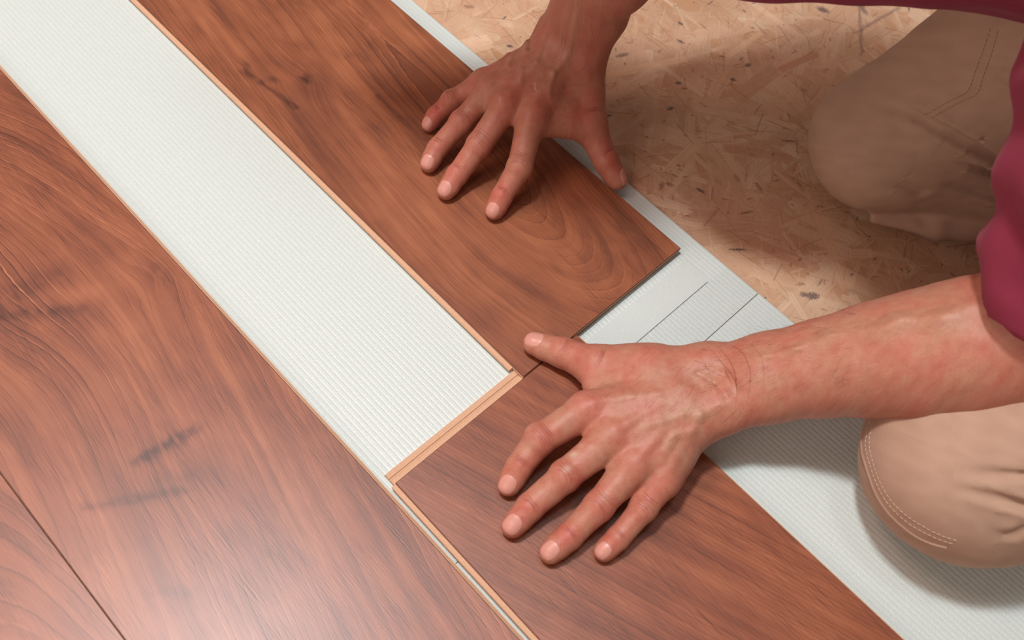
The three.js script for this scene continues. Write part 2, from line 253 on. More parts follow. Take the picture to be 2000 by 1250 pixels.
function plank(label, x0, z0, z1, tex, { cutStart = 0, cutEnd = 0, locked = false } = {}) {
  const o = new THREE.Group(); o.position.set(x0, 0, 0); put(o, 'laminate_plank'); tag(o, label, 'plank', 'laminate floor planks');
  const b = 0.0005, d = 0.0008;
  const mat = new THREE.MeshPhysicalMaterial({ map: tex.map, bumpMap: tex.bump, bumpScale: 0.00007, roughness: 0.38, ior: 1.58 });
  const top = quads([[[b, 0, z0 + b], [b, 0, z1 - b], [W - b, 0, z1 - b], [W - b, 0, z0 + b]]]);
  const p = top.attributes.position, uv = new Float32Array(8); for (let i = 0; i < 4; i++) { uv[2 * i] = (p.getZ(i) - tex.z0) / (tex.z1 - tex.z0); uv[2 * i + 1] = p.getX(i) / W; } top.setAttribute('uv', new THREE.BufferAttribute(uv, 2));
  mesh('decor_surface', top, mat, o);
  const ring = (i, y) => [[i, y, z0 + i], [i, y, z1 - i], [W - i, y, z1 - i], [W - i, y, z0 + i]], r0 = ring(b, 0), r1 = ring(0, -b * 0.8), r2 = ring(0, -d), qs = [];
  for (let i = 0; i < 4; i++) { const n = (i + 1) % 4; qs.push([r0[i], r1[i], r1[n], r0[n]], [r1[i], r2[i], r2[n], r1[n]]); }
  mesh('bevelled_edge', quads(qs), bevelPaint, o);
  const sh = new THREE.Shape((locked ? [[0, -d], [W, -d], [W, -0.0024], [W - 0.0045, -0.0026], [W - 0.0045, -0.0056], [W - 0.0006, -0.006], [W - 0.0006, -TH], [0, -TH], [0, -d * 2]] : [[0, -d], [W, -d], [W, -0.0026], [W - 0.003, -0.003], [W - 0.003, -0.0058], [W + 0.0006, -0.0063], [W + 0.0022, -0.0063], [W + 0.0027, -0.0056], [W + 0.0038, -0.0058], [W + 0.004, -TH], [0.0012, -TH], [0.0006, -0.0058], [-0.0032, -0.0052], [-0.0038, -0.0042], [-0.0034, -0.003], [0, -0.0026]]).reverse().map((q) => new THREE.Vector2(q[0], q[1])));
  const len = z1 - cutEnd - (z0 + cutStart), core = new THREE.ExtrudeGeometry(sh, { depth: len, bevelEnabled: false, steps: 1 }); core.translate(0, 0, z0 + cutStart);
  mesh('fibreboard_core', metreUV(core), fibreboard, o);
  if (cutEnd) mesh('end_tongue', metreUV(box(0, W, -0.0044, -d, z1 - cutEnd, z1 - 0.0003)), fibreboard, o);
  return o;
}
const texA = woodTexture({ z0: -0.62, z1: 0.24, NU: 2048, NV: 768, seed: 3.7, pith: (z) => -0.06 - 0.05 * Math.sin(z * 5), depth: (z) => 0.03 + 0.04 * smooth(-0.2, -0.6, z), spacing: 0.0043,
  knots: [{ z: -0.315, t: 0.055, a: 0.07, b: 0.045, amp: 0.020, dark: 0.12, rot: 0.3 }, { z: -0.27, t: 0.175, a: 0.06, b: 0.026, amp: -0.015, light: 0.03 }, { z: -0.262, t: 0.177, a: 0.022, b: 0.012, amp: -0.004, dark: 0.3, rot: 0.3 }, { z: -0.288, t: 0.160, a: 0.022, b: 0.011, amp: 0.003, light: 0.12 }, { z: -0.52, t: 0.14, a: 0.11, b: 0.05, amp: 0.016 }, { z: -0.12, t: 0.08, a: 0.05, b: 0.03, amp: 0.005 }],
  ringDark: 0.36,
  smudges: [{ z0: -0.136, t0: 0.074, z1: -0.129, t1: 0.121, w: 0.0038, dark: 0.36 }, { z0: -0.133, t0: 0.085, z1: -0.130, t1: 0.105, w: 0.006, dark: 0.22 }, { z0: -0.129, t0: 0.029, z1: -0.093, t1: 0.090, w: 0.0034, dark: 0.26 }, { z0: -0.108, t0: 0.07, z1: -0.102, t1: 0.098, w: 0.010, dark: 0.16 }, { z0: -0.318, t0: 0.072, z1: -0.308, t1: 0.12, w: 0.013, dark: 0.24 }, { z0: -0.307, t0: 0.06, z1: -0.272, t1: 0.114, w: 0.0055, dark: 0.24 }, { z0: -0.292, t0: 0.075, z1: -0.262, t1: 0.115, w: 0.012, dark: 0.12 }, { z0: -0.05, t0: 0.03, z1: -0.03, t1: 0.05, w: 0.005, dark: 0.15 }, { z0: -0.300, t0: 0.100, z1: -0.280, t1: 0.125, w: 0.010, dark: -0.14 }] });
const texA0 = woodTexture({ z0: -0.3, z1: 0.1, NU: 1024, NV: 512, seed: 12.3, pith: () => 0.13, depth: (z) => 0.02 + 0.25 * Math.max(0, -z - 0.02), spacing: 0.005 });
const texB = woodTexture({ z0: -0.60, z1: 0.0, NU: 2048, NV: 768, seed: 21.9, pith: (z) => 0.12 + 0.12 * Math.max(0, -0.1 - z), depth: (z) => 0.014 + 0.3 * Math.max(0, z + 0.15), spacing: 0.0033, ringDark: 0.36, tone: [3, 4, 2],
  knots: [{ z: -0.354, t: 0.066, a: 0.03, b: 0.02, amp: 0.010, dark: 0.10 }, { z: -0.356, t: 0.063, a: 0.009, b: 0.006, amp: 0.004, dark: 0.6 }, { z: -0.376, t: 0.037, a: 0.009, b: 0.005, amp: 0.004, dark: 0.5, rot: 0.4 }, { z: -0.405, t: 0.030, a: 0.010, b: 0.006, amp: 0.004, dark: 0.3 }, { z: -0.39, t: 0.13, a: 0.08, b: 0.035, amp: 0.004, light: 0.14, rot: 0.4 }, { z: -0.27, t: 0.085, a: 0.05, b: 0.014, amp: 0.009, light: -0.03 }, { z: -0.46, t: 0.12, a: 0.05, b: 0.05, amp: 0.004, dark: 0.18, rot: 0.8 }],
  smudges: [{ z0: -0.400, t0: 0.024, z1: -0.380, t1: 0.027, w: 0.004, dark: 0.4 }, { z0: -0.380, t0: 0.027, z1: -0.335, t1: 0.034, w: 0.0026, dark: 0.4 }, { z0: -0.42, t0: 0.07, z1: -0.345, t1: 0.12, w: 0.008, dark: 0.14 }, { z0: -0.30, t0: 0.10, z1: -0.22, t1: 0.100, w: 0.003, dark: 0.3 }, { z0: -0.04, t0: 0.16, z1: -0.04, t1: 0.17, w: 0.045, dark: 0.10 }] });
const texC = woodTexture({ z0: 0.0, z1: 0.46, NU: 1536, NV: 768, seed: 33.1, pith: (z) => 0.4 + z * 0.3, depth: () => 0.02, spacing: 0.0032, warp: 0.3, ringDark: 0.4 });
plank('finished laminate plank along the lower left side of the foam gap, with dark knot streaks', -0.0099 - W, -1.05, 0.33, texA);
plank('outermost laminate plank, only its corner showing at the lower left', -0.0099 - 2 * W - 0.0003, -0.7, 0.68, texA0, { locked: true });
plank('upper laminate plank with knots and arched grain, under the far hand', 0.133, -1.38, -0.0004, texB, { cutEnd: 0.0125 });
{
  const c = plank('straight grained laminate plank under the near hand, with a stepped pale end', 0, 0.0004, 1.38, texC);
  const lip = new THREE.ExtrudeGeometry(new THREE.Shape([[0.0004, -0.0082], [0.0004, -0.0048], [-0.0042, -0.0050], [-0.0052, -0.0062], [-0.0062, -0.0062], [-0.0066, -0.0052], [-0.0112, -0.0056], [-0.0116, -0.0082]].map((q) => new THREE.Vector2(q[0], q[1]))), { depth: W - 0.002, bevelEnabled: false });
  lip.rotateY(-Math.PI / 2); lip.translate(W - 0.0025, 0, 0);   // shape x runs along z, the extrusion along x
  mesh('end_lip', metreUV(lip), fibreboard, c);
}
// ------------------------------------------------------------------ smooth bodies: distance fields meshed with surface nets
const smin = (a, b, k) => { const h = k - Math.abs(a - b); return h > 0 ? Math.min(a, b) - (h * h) / (4 * k) : Math.min(a, b); };
function cap(a, b, ra, rb) {                               // tapered capsule
  const ax = a[0], ay = a[1], az = a[2], dx = b[0] - ax, dy = b[1] - ay, dz = b[2] - az, il = 1 / Math.max(1e-9, dx * dx + dy * dy + dz * dz), dr = rb - ra;
  return (x, y, z) => { const px = x - ax, py = y - ay, pz = z - az; let h = (px * dx + py * dy + pz * dz) * il; h = h < 0 ? 0 : h > 1 ? 1 : h; const qx = px - dx * h, qy = py - dy * h, qz = pz - dz * h; return Math.sqrt(qx * qx + qy * qy + qz * qz) - ra - dr * h; };
}
function ball(c, rx, ry = rx, rz = rx) { const m = Math.min(rx, ry, rz); return (x, y, z) => { const a = (x - c[0]) / rx, b = (y - c[1]) / ry, d = (z - c[2]) / rz; return (Math.sqrt(a * a + b * b + d * d) - 1) * m; }; }
function blend(k, ...f) { return (x, y, z) => { let d = f[0](x, y, z); for (let i = 1; i < f.length; i++) d = smin(d, f[i](x, y, z), k); return d; }; }
function chain(k, pts, radii) { const c = []; for (let i = 0; i + 1 < pts.length; i++) c.push(cap(pts[i], pts[i + 1], radii[i], radii[i + 1])); return c.length > 1 ? blend(k, ...c) : c[0]; }
function surface(field, lo, hi, cell) {
  const nx = Math.ceil((hi[0] - lo[0]) / cell) + 2, ny = Math.ceil((hi[1] - lo[1]) / cell) + 2, nz = Math.ceil((hi[2] - lo[2]) / cell) + 2, B = 8, F = new Float32Array(nx * ny * nz).fill(9), at = (i, j, k) => i + nx * (j + ny * k);
  const live = [], reach = cell * B * 0.87 + cell * 4;
  for (let k = 0; k < nz; k += B) for (let j = 0; j < ny; j += B) for (let i = 0; i < nx; i += B) {
    if (Math.abs(field(lo[0] + (i + B / 2) * cell, lo[1] + (j + B / 2) * cell, lo[2] + (k + B / 2) * cell)) > reach) continue;
    live.push([i, j, k]);
    for (let c = k; c < Math.min(k + B, nz); c++) for (let b = j; b < Math.min(j + B, ny); b++) for (let a = i; a < Math.min(i + B, nx); a++) F[at(a, b, c)] = field(lo[0] + a * cell, lo[1] + b * cell, lo[2] + c * cell);
  }
  const id = new Int32Array(nx * ny * nz).fill(-1), pos = [], idx = [];
  const edges = [[0, 1], [2, 3], [4, 5], [6, 7], [0, 2], [1, 3], [4, 6], [5, 7], [0, 4], [1, 5], [2, 6], [3, 7]], v = new Float32Array(8);
  for (const [bi, bj, bk] of live) for (let k = bk; k < Math.min(bk + B, nz - 1); k++) for (let j = bj; j < Math.min(bj + B, ny - 1); j++) for (let i = bi; i < Math.min(bi + B, nx - 1); i++) {
    let m = 0, far = false; for (let c = 0; c < 8; c++) { v[c] = F[at(i + (c & 1), j + ((c >> 1) & 1), k + (c >> 2))]; if (v[c] === 9) far = true; if (v[c] < 0) m |= 1 << c; }
    if (m === 0 || m === 255 || far) continue;
    let sx = 0, sy = 0, sz = 0, n = 0;
    for (const [a, b] of edges) { if ((v[a] < 0) === (v[b] < 0)) continue; const t = v[a] / (v[a] - v[b]); sx += lerp(a & 1, b & 1, t); sy += lerp((a >> 1) & 1, (b >> 1) & 1, t); sz += lerp(a >> 2, b >> 2, t); n++; }
    id[at(i, j, k)] = pos.length / 3; pos.push(lo[0] + (i + sx / n) * cell, lo[1] + (j + sy / n) * cell, lo[2] + (k + sz / n) * cell);
  }
  const quad = (a, b, c, d, flip) => { if (a < 0 || b < 0 || c < 0 || d < 0) return; if (flip) idx.push(a, c, b, a, d, c); else idx.push(a, b, c, a, c, d); };
  for (const [bi, bj, bk] of live) for (let k = Math.max(1, bk); k < Math.min(bk + B, nz - 1); k++) for (let j = Math.max(1, bj); j < Math.min(bj + B, ny - 1); j++) for (let i = Math.max(1, bi); i < Math.min(bi + B, nx - 1); i++) {
    const f0 = F[at(i, j, k)]; if (f0 === 9) continue;
    const fx = F[at(i + 1, j, k)], fy = F[at(i, j + 1, k)], fz = F[at(i, j, k + 1)];
    if (fx !== 9 && (f0 < 0) !== (fx < 0)) quad(id[at(i, j - 1, k - 1)], id[at(i, j, k - 1)], id[at(i, j, k)], id[at(i, j - 1, k)], f0 >= 0);
    if (fy !== 9 && (f0 < 0) !== (fy < 0)) quad(id[at(i - 1, j, k - 1)], id[at(i - 1, j, k)], id[at(i, j, k)], id[at(i, j, k - 1)], f0 >= 0);
    if (fz !== 9 && (f0 < 0) !== (fz < 0)) quad(id[at(i - 1, j - 1, k)], id[at(i, j - 1, k)], id[at(i, j, k)], id[at(i - 1, j, k)], f0 >= 0);
  }
  const nrm = new Float32Array(pos.length), e = cell * 0.6;
  for (let i = 0; i < pos.length; i += 3) {
    const x = pos[i], y = pos[i + 1], z = pos[i + 2];
    const gx = field(x + e, y, z) - field(x - e, y, z), gy = field(x, y + e, z) - field(x, y - e, z), gz = field(x, y, z + e) - field(x, y, z - e), l = Math.hypot(gx, gy, gz) || 1;
    const d = l / (2 * e) > 0.6 ? clamp(field(x, y, z) / (l / (2 * e)), -cell * 0.7, cell * 0.7) : 0; pos[i] -= (d * gx) / l; pos[i + 1] -= (d * gy) / l; pos[i + 2] -= (d * gz) / l;
    nrm[i] = gx / l; nrm[i + 1] = gy / l; nrm[i + 2] = gz / l;
  }
  const g = new THREE.BufferGeometry(); g.setAttribute('position', new THREE.Float32BufferAttribute(pos, 3)); g.setAttribute('normal', new THREE.BufferAttribute(nrm, 3)); g.setIndex(idx);
  return g;
}
function planarUV(g, f) { const p = g.attributes.position, uv = new Float32Array(p.count * 2); for (let i = 0; i < p.count; i++) { const q = f(p.getX(i), p.getY(i), p.getZ(i)); uv[2 * i] = q[0]; uv[2 * i + 1] = q[1]; } g.setAttribute('uv', new THREE.BufferAttribute(uv, 2)); return g; }
// ------------------------------------------------------------------ the kneeling worker
const V = (a, b, t) => [lerp(a[0], b[0], t), lerp(a[1], b[1], t), lerp(a[2], b[2], t)];
const plus = (a, x, y, z) => [a[0] + x, a[1] + y, a[2] + z];
// joints: metacarpal root, knuckle, middle joint, end joint, fingertip
const LEFT = {
  thumb: [[0.1894, 0.032, 0.0654], [0.173, 0.022, 0.0374], [0.1657, 0.0135, 0.009], [0.1561, 0.0095, -0.0126]],
  index: [[0.1836, 0.042, 0.0939], [0.1332, 0.036, 0.0613], [0.0933, 0.029, 0.0528], [0.072, 0.015, 0.0553], [0.0591, 0.009, 0.0588]],
  middle: [[0.1853, 0.044, 0.1022], [0.1298, 0.037, 0.0884], [0.0883, 0.026, 0.085], [0.0561, 0.014, 0.0827], [0.0401, 0.009, 0.0835]],
  ring: [[0.1844, 0.042, 0.1113], [0.129, 0.034, 0.1137], [0.0913, 0.024, 0.1168], [0.063, 0.013, 0.1169], [0.0468, 0.0088, 0.1151]],
  little: [[0.1825, 0.038, 0.121], [0.1384, 0.029, 0.1351], [0.1149, 0.021, 0.1395], [0.0882, 0.012, 0.1412], [0.0759, 0.0082, 0.1405]],
  arm: [[0.2135, 0.045, 0.1145], [0.2431, 0.062, 0.1378], [0.2664, 0.08, 0.1601], [0.2862, 0.1, 0.1822], [0.3023, 0.12, 0.2047], [0.3188, 0.14, 0.2248], [0.342, 0.17, 0.2531]],
  armR: [0.0, 0.0305, 0.034, 0.039, 0.044, 0.046, 0.046], shoulder: [0.385, 0.455, 0.15],
};
const RIGHT = {
  thumb: [[0.3587, 0.055, -0.1645], [0.3375, 0.035, -0.1329], [0.333, 0.017, -0.1031], [0.3327, 0.009, -0.0861]],
  index: [[0.3507, 0.068, -0.1819], [0.2925, 0.052, -0.1621], [0.2551, 0.035, -0.1368], [0.2319, 0.016, -0.1328], [0.2225, 0.009, -0.1303]],
  middle: [[0.3485, 0.07, -0.1865], [0.281, 0.054, -0.1838], [0.2439, 0.035, -0.1764], [0.2186, 0.016, -0.1753], [0.2048, 0.009, -0.1727]],
  ring: [[0.3478, 0.068, -0.192], [0.2848, 0.05, -0.2069], [0.2521, 0.032, -0.2075], [0.2259, 0.015, -0.209], [0.213, 0.009, -0.2049]],
  little: [[0.3497, 0.063, -0.1994], [0.2922, 0.042, -0.2233], [0.2652, 0.027, -0.2352], [0.2511, 0.013, -0.2401], [0.2439, 0.0085, -0.2394]],
  arm: [[0.3598, 0.08, -0.1852], [0.3673, 0.115, -0.1805], [0.3707, 0.165, -0.1669], [0.3779, 0.21, -0.1585], [0.3814, 0.262, -0.1513]],
  armR: [0.0, 0.0275, 0.034, 0.041, 0.045], shoulder: [0.44, 0.525, -0.12],
};
const FR_L = { thumb: [0.0175, 0.0145, 0.0122, 0.0096], index: [0.0145, 0.0134, 0.0115, 0.0100, 0.0089], middle: [0.0145, 0.0132, 0.0115, 0.0101, 0.0091], ring: [0.014, 0.0125, 0.0108, 0.0096, 0.0087], little: [0.0135, 0.0114, 0.0096, 0.0085, 0.0077] };
const FR_R = { thumb: [0.0165, 0.0140, 0.0116, 0.0092], index: [0.0135, 0.0126, 0.0106, 0.0093, 0.0083], middle: [0.0135, 0.0126, 0.0107, 0.0094, 0.0085], ring: [0.013, 0.0119, 0.0100, 0.0090, 0.0081], little: [0.0125, 0.0108, 0.0089, 0.0080, 0.0072] };
LEFT.R = FR_L; RIGHT.R = FR_R;
for (const H of [LEFT, RIGHT]) for (const f of ['thumb', 'index', 'middle', 'ring', 'little']) { const t = H[f][H[f].length - 1]; t[1] = H.R[f][H.R[f].length - 1] + 0.0002; }
RIGHT.thumb[3][1] += -0.003;
const FINGERS = ['index', 'middle', 'ring', 'little'];
function armField(H, side) {                               // wide: direction across the wrist
  const wide = side === 'left' ? [-0.62, 0.0, 0.78] : [-0.35, 0.25, -0.90];
  const palm = [], FR = H.R, left = side === 'left';
  for (const f of FINGERS) { const j = H[f]; palm.push(cap(j[0], j[1], FR[f][0] + 0.0015, FR[f][1] + 0.0004)); }
  for (const [a, b] of [['index', 'middle'], ['middle', 'ring'], ['ring', 'little']]) palm.push(cap(V(H[a][0], H[b][0], 0.5), V(V(H[a][1], H[b][1], 0.5), H[a][0], 0.22), 0.0125, 0.0105));
  palm.push(cap(plus(H.thumb[0], 0, 0, 0), H.thumb[1], 0.0185, 0.014));                                                  // ball of the thumb
  palm.push(cap(V(H.thumb[0], H.index[0], 0.5), V(H.thumb[1], H.index[1], 0.42), 0.015, 0.0085));                         // web of the thumb
  palm.push(cap(plus(H.little[0], 0, -0.012, 0), plus(H.little[1], 0.008, -0.010, 0), 0.016, 0.0125));                    // ball of the little finger
  if (left) palm.push(cap(plus(H.thumb[0], 0, 0.004, 0), [0.222, 0.046, 0.0985], 0.0175, 0.0165), cap(H.thumb[1], [0.197, 0.036, 0.073], 0.0135, 0.0185));
  else palm.push(cap(V(H.index[1], H.index[2], 0.22), V(H.thumb[1], H.thumb[2], 0.12), 0.0085, 0.0095), cap(V(H.index[0], H.index[1], 0.75), V(H.thumb[1], H.thumb[2], 0.02), 0.010, 0.0105));
  const w = H.arm[0], s = left ? 0.0150 : 0.0125;
  const wristA = plus(w, wide[0] * s, wide[1] * s, wide[2] * s), wristB = plus(w, -wide[0] * s, -wide[1] * s, -wide[2] * s), u = H.arm[1];
  const foreA = plus(u, wide[0] * 0.011, wide[1] * 0.011, wide[2] * 0.011), foreB = plus(u, -wide[0] * 0.011, -wide[1] * 0.011, -wide[2] * 0.011);
  const wrist = [cap(V(H.ring[0], H.little[0], 0.5), wristA, 0.0165, left ? 0.0185 : 0.017), cap(V(H.index[0], H.thumb[0], 0.35), wristB, 0.0165, 0.0185), cap(wristA, foreA, 0.0185, 0.0215), cap(wristB, foreB, 0.0185, 0.0225)];
  const fore = chain(0.01, H.arm.slice(1), H.armR.slice(1)), upper = cap(H.arm[H.arm.length - 1], H.shoulder, 0.044, 0.052);
  const base = blend(0.011, ...palm), arm = blend(0.014, ...wrist, fore, upper);
  const digits = [];
  for (const f of ['thumb', ...FINGERS]) {
    const j = H[f], R = FR[f], o = f === 'thumb' ? 0 : 1, parts = [];
    for (let i = o; i + 1 < j.length; i++) parts.push(cap(j[i], j[i + 1], R[i] * (i === o ? 1 : 1), R[i + 1]));
    const k = j[o + 1]; parts.push(ball(plus(k, 0, R[o + 1] * 0.16, 0), R[o + 1] * 1.03));                                // middle knuckle
    const t = j[j.length - 1], q = j[j.length - 2]; parts.push(ball(plus(V(q, t, 0.62), 0, -0.0006, 0), R[R.length - 1] * 1.02));
    digits.push(blend(0.0028, ...parts));
  }
  const knuckles = FINGERS.map((f) => ball(plus(H[f][1], 0, FR[f][1] * (left ? 0.12 : 0.28), 0), FR[f][1] * 0.88));
  const tendons = FINGERS.map((f) => cap(plus(V(H[f][0], H[f][1], 0.25), 0, FR[f][0] * 0.86, 0), plus(V(H[f][0], H[f][1], 0.95), 0, FR[f][1] * 0.95, 0), 0.0022, 0.0024));
  const veins = side === 'left' ? VEINS_L : VEINS_R, bumps = side === 'left' ? 1.0 : 0.8;
  return (x, y, z) => {
    let d = smin(base(x, y, z), arm(x, y, z), 0.013);
    if (d < 0.16) {
      for (const f of knuckles) d = smin(d, f(x, y, z), 0.006);
      for (const f of tendons) d = smin(d, f(x, y, z), 0.005);
      for (const f of digits) d = smin(d, f(x, y, z), 0.0062);
    }
    if (d > -0.006 && d < 0.006) {
      const n = noise2(x * 55 + y * 21, z * 55 - y * 17) * 0.0007 + noise2(x * 130 + y * 60, z * 130) * 0.00022; d -= n * bumps;
      for (const v of veins) {
        const dx = v[2] - v[0], dz = v[3] - v[1], L = dx * dx + dz * dz, h = clamp(((x - v[0]) * dx + (z - v[1]) * dz) / L, 0, 1), q = Math.hypot(x - v[0] - h * dx, z - v[1] - h * dz);
        if (q < 0.009) d -= v[5] * Math.exp(-((q / v[4]) ** 2)) * smooth(v[6], v[6] + 0.01, y);
      }
    }
    return d;
  };
}
// raised veins and grooves on the backs of hands and forearms: x0 z0 x1 z1 width height lowest y
const poly = (w, h, y, ...p) => { const o = []; for (let i = 0; i + 1 < p.length; i++) o.push([p[i][0], p[i][1], p[i + 1][0], p[i + 1][1], w, h, y]); return o; };
const VEINS_L = [...poly(0.0032, 0.0007, 0.035, [0.196, 0.128], [0.181, 0.124], [0.170, 0.128], [0.158, 0.121], [0.147, 0.124]), ...poly(0.0032, 0.0006, 0.035, [0.181, 0.124], [0.172, 0.114], [0.158, 0.108], [0.148, 0.101]),
  ...poly(0.0032, 0.0005, 0.035, [0.19, 0.10], [0.172, 0.092], [0.158, 0.080], [0.147, 0.074]), ...poly(0.0024, -0.0009, 0.03, [0.205, 0.100], [0.208, 0.114], [0.204, 0.128]), ...poly(0.0022, -0.0008, 0.03, [0.213, 0.102], [0.216, 0.116], [0.211, 0.131]),
  ...poly(0.0065, 0.0016, 0.07, [0.262, 0.152], [0.276, 0.175], [0.283, 0.178], [0.291, 0.196], [0.304, 0.204]), ...poly(0.0035, 0.0014, 0.05, [0.232, 0.125], [0.246, 0.140], [0.262, 0.152])];
const VEINS_R = [...poly(0.0026, 0.0012, 0.03, [0.345, -0.214], [0.330, -0.213], [0.322, -0.205], [0.312, -0.212], [0.302, -0.206]), ...poly(0.0024, 0.001, 0.03, [0.330, -0.213], [0.318, -0.222], [0.305, -0.220]), ...poly(0.0024, 0.0009, 0.03, [0.33, -0.195], [0.318, -0.188], [0.306, -0.192], [0.296, -0.184]),
  ...poly(0.003, 0.0010, 0.03, [0.34, -0.172], [0.322, -0.170], [0.308, -0.160])];
const fieldL = armField(LEFT, 'left'), fieldR = armField(RIGHT, 'right');

// ---- skin: colour and fine relief laid over the backs of the hands and arms (x to u, z to v)
const SKIN = { x0: -0.01, z0: -0.28, S: 0.6 };
const skin = (() => {
  const N = 2048, px = N / SKIN.S, red = new Float32Array(N * N), pale = new Float32Array(N * N), crease = new Float32Array(N * N), r = rng(77);
  const splat = (A, x, z, rad, amt) => { const cx = (x - SKIN.x0) * px, cz = (z - SKIN.z0) * px, R = rad * px * 2.2; for (let j = Math.max(0, (cz - R) | 0); j <= Math.min(N - 1, cz + R); j++) for (let i = Math.max(0, (cx - R) | 0); i <= Math.min(N - 1, cx + R); i++) { const e = ((i - cx) ** 2 + (j - cz) ** 2) / (rad * px) ** 2; if (e < 4.8) A[j * N + i] += amt * Math.exp(-e); } };
  const line = (A, a, b, bend, w, amt) => { const L = Math.hypot(b[0] - a[0], b[1] - a[1]), n = Math.ceil(L * px * 1.2), nx = -(b[1] - a[1]) / L, nz = (b[0] - a[0]) / L, ph = r() * 9; for (let i = 0; i <= n; i++) { const t = i / n, o = bend * 4 * t * (1 - t) + 0.0003 * noise2(t * 6 + ph, ph), q = Math.sin(Math.PI * t) ** 0.6; splat(A, lerp(a[0], b[0], t) + nx * o, lerp(a[1], b[1], t) + nz * o, w, (amt * q) / (w * px * 1.5)); } };
  for (const H of [LEFT, RIGHT]) for (const f of ['thumb', ...FINGERS]) {
    const j = H[f], R = H.R[f], o = f === 'thumb' ? 1 : 2;
    for (let q = o; q < j.length - 1; q++) {               // knuckle folds across each joint
      const c = j[q], pr = j[q - 1], nx = j[q + 1]; let dx = nx[0] - pr[0], dz = nx[2] - pr[2]; const l = Math.hypot(dx, dz); dx /= l; dz /= l;
      const big = q === o && f !== 'thumb', m = big ? 7 : 4;
      for (let i = 0; i < m; i++) { const s = (i - (m - 1) / 2) * (big ? 0.0021 : 0.0014) + (r() - 0.5) * 0.0006, w = R[q] * (0.6 + 0.35 * r()) * (big ? 1 : 0.8), cx = c[0] + dx * s, cz = c[2] + dz * s; line(crease, [cx - dz * w, cz + dx * w], [cx + dz * w, cz - dx * w], (i - (m - 1) / 2) * -0.0006, 0.00028, 0.38 + 0.3 * r()); }
      splat(red, c[0], c[2], R[q] * 1.1, 0.42);
    }
    const t = j[j.length - 1], q = j[j.length - 2]; splat(red, lerp(q[0], t[0], 0.4), lerp(q[2], t[2], 0.4), 0.009, 0.4); splat(red, t[0], t[2], 0.007, 0.3);
    splat(red, j[o - 1][0], j[o - 1][2], 0.012, 0.3);
  }
  // wrist folds, worn patches, dry marks
  const wf = (list) => { for (const [a, b, bend, amt] of list) line(crease, a, b, bend, 0.0003, amt * 0.5); };
  wf([[[0.232, 0.093], [0.200, 0.139], -0.004, 1.0], [[0.226, 0.088], [0.203, 0.134], -0.004, 0.8], [[0.238, 0.100], [0.207, 0.142], -0.004, 0.9], [[0.217, 0.085], [0.196, 0.128], -0.003, 0.5], [[0.245, 0.105], [0.214, 0.148], -0.003, 0.4], [[0.222, 0.100], [0.206, 0.136], -0.003, 0.7], [[0.186, 0.136], [0.206, 0.138], 0.002, 0.7], [[0.180, 0.126], [0.204, 0.132], 0.002, 0.5]]);
  for (let i = 0; i < 60; i++) { const x = 0.138 + r() * 0.06, z = 0.06 + r() * 0.07, a = -0.5 + r() * 0.8, l = 0.005 + r() * 0.012; line(crease, [x, z], [x + Math.cos(a) * l, z + Math.sin(a) * l], 0.0008 * (r() - 0.5), 0.0003, 0.2); }
  for (let i = 0; i < 45; i++) { const x = 0.285 + r() * 0.06, z = -0.225 + r() * 0.07, a = 0.2 + (r() - 0.5) * 1.2, l = 0.005 + r() * 0.012; line(crease, [x, z], [x + Math.cos(a) * l, z + Math.sin(a) * l], 0.0008 * (r() - 0.5), 0.0003, 0.2); }
  for (const [x, z, s, a] of [[0.099, 0.0795, 0.0035, 0.9], [0.088, 0.0845, 0.003, 0.7], [0.108, 0.078, 0.0022, 0.5], [0.0935, 0.1165, 0.004, 0.6], [0.078, 0.0535, 0.006, 0.45], [0.062, 0.0835, 0.006, 0.3], [0.256, -0.2065, 0.003, 0.5], [0.245, -0.176, 0.003, 0.3]]) splat(pale, x, z, s, a);
  line(pale, [0.300, -0.170], [0.305, -0.176], 0, 0.0004, 1.0); line(pale, [0.3005, -0.168], [0.302, -0.1725], 0, 0.0003, 0.8); line(pale, [0.269, -0.181], [0.274, -0.188], 0.001, 0.0003, 0.6);
  for (const v of [...VEINS_L, ...VEINS_R]) if (v[5] > 0) for (let t = 0; t <= 1; t += 0.1) splat(red, lerp(v[0], v[2], t), lerp(v[1], v[3], t), v[4] * 1.3, -0.07);
  for (let i = 0; i < 1500; i++) { const t = r(), s = r() * 0.09 - 0.045, x = 0.2 + t * 0.14 + s * 0.7, z = 0.1 + t * 0.15 - s * 0.7, a = 0.9 + r() * 0.9, l = 0.003 + r() * 0.006; if (r() < 0.3) line(crease, [x, z], [x + Math.cos(a) * l, z - Math.sin(a) * l * 0.5], 0.001 * (r() - 0.5), 0.00018, 0.13); }
  const col = new Uint8Array(N * N * 4), bmp = new Uint8Array(N * N * 4);
  for (let j = 0; j < N; j++) for (let i = 0; i < N; i++) {
    const k = j * N + i, x = i / px, z = j / px, n1 = fbm2(x * 45, z * 45), n2 = fbm2(x * 190 + 3, z * 190), n3 = noise2(x * 900, z * 900) + 0.6 * noise2(x * 1500 + 5, z * 1500), rd = clamp(red[k], -0.5, 1.3) + n1 * 0.75 + n2 * 0.5, pl = clamp(pale[k], 0, 1), cr = clamp(crease[k], 0, 1.4);
    col[4 * k] = clamp(180 - n2 * 7 + rd * 3 + pl * 18 - cr * 42 + n3 * 7, 0, 255); col[4 * k + 1] = clamp(119 - n2 * 5 - rd * 17 + pl * 52 - cr * 44 + n3 * 7, 0, 255); col[4 * k + 2] = clamp(97 - n2 * 4 - rd * 12 + pl * 50 - cr * 38 + n3 * 7, 0, 255); col[4 * k + 3] = 255;
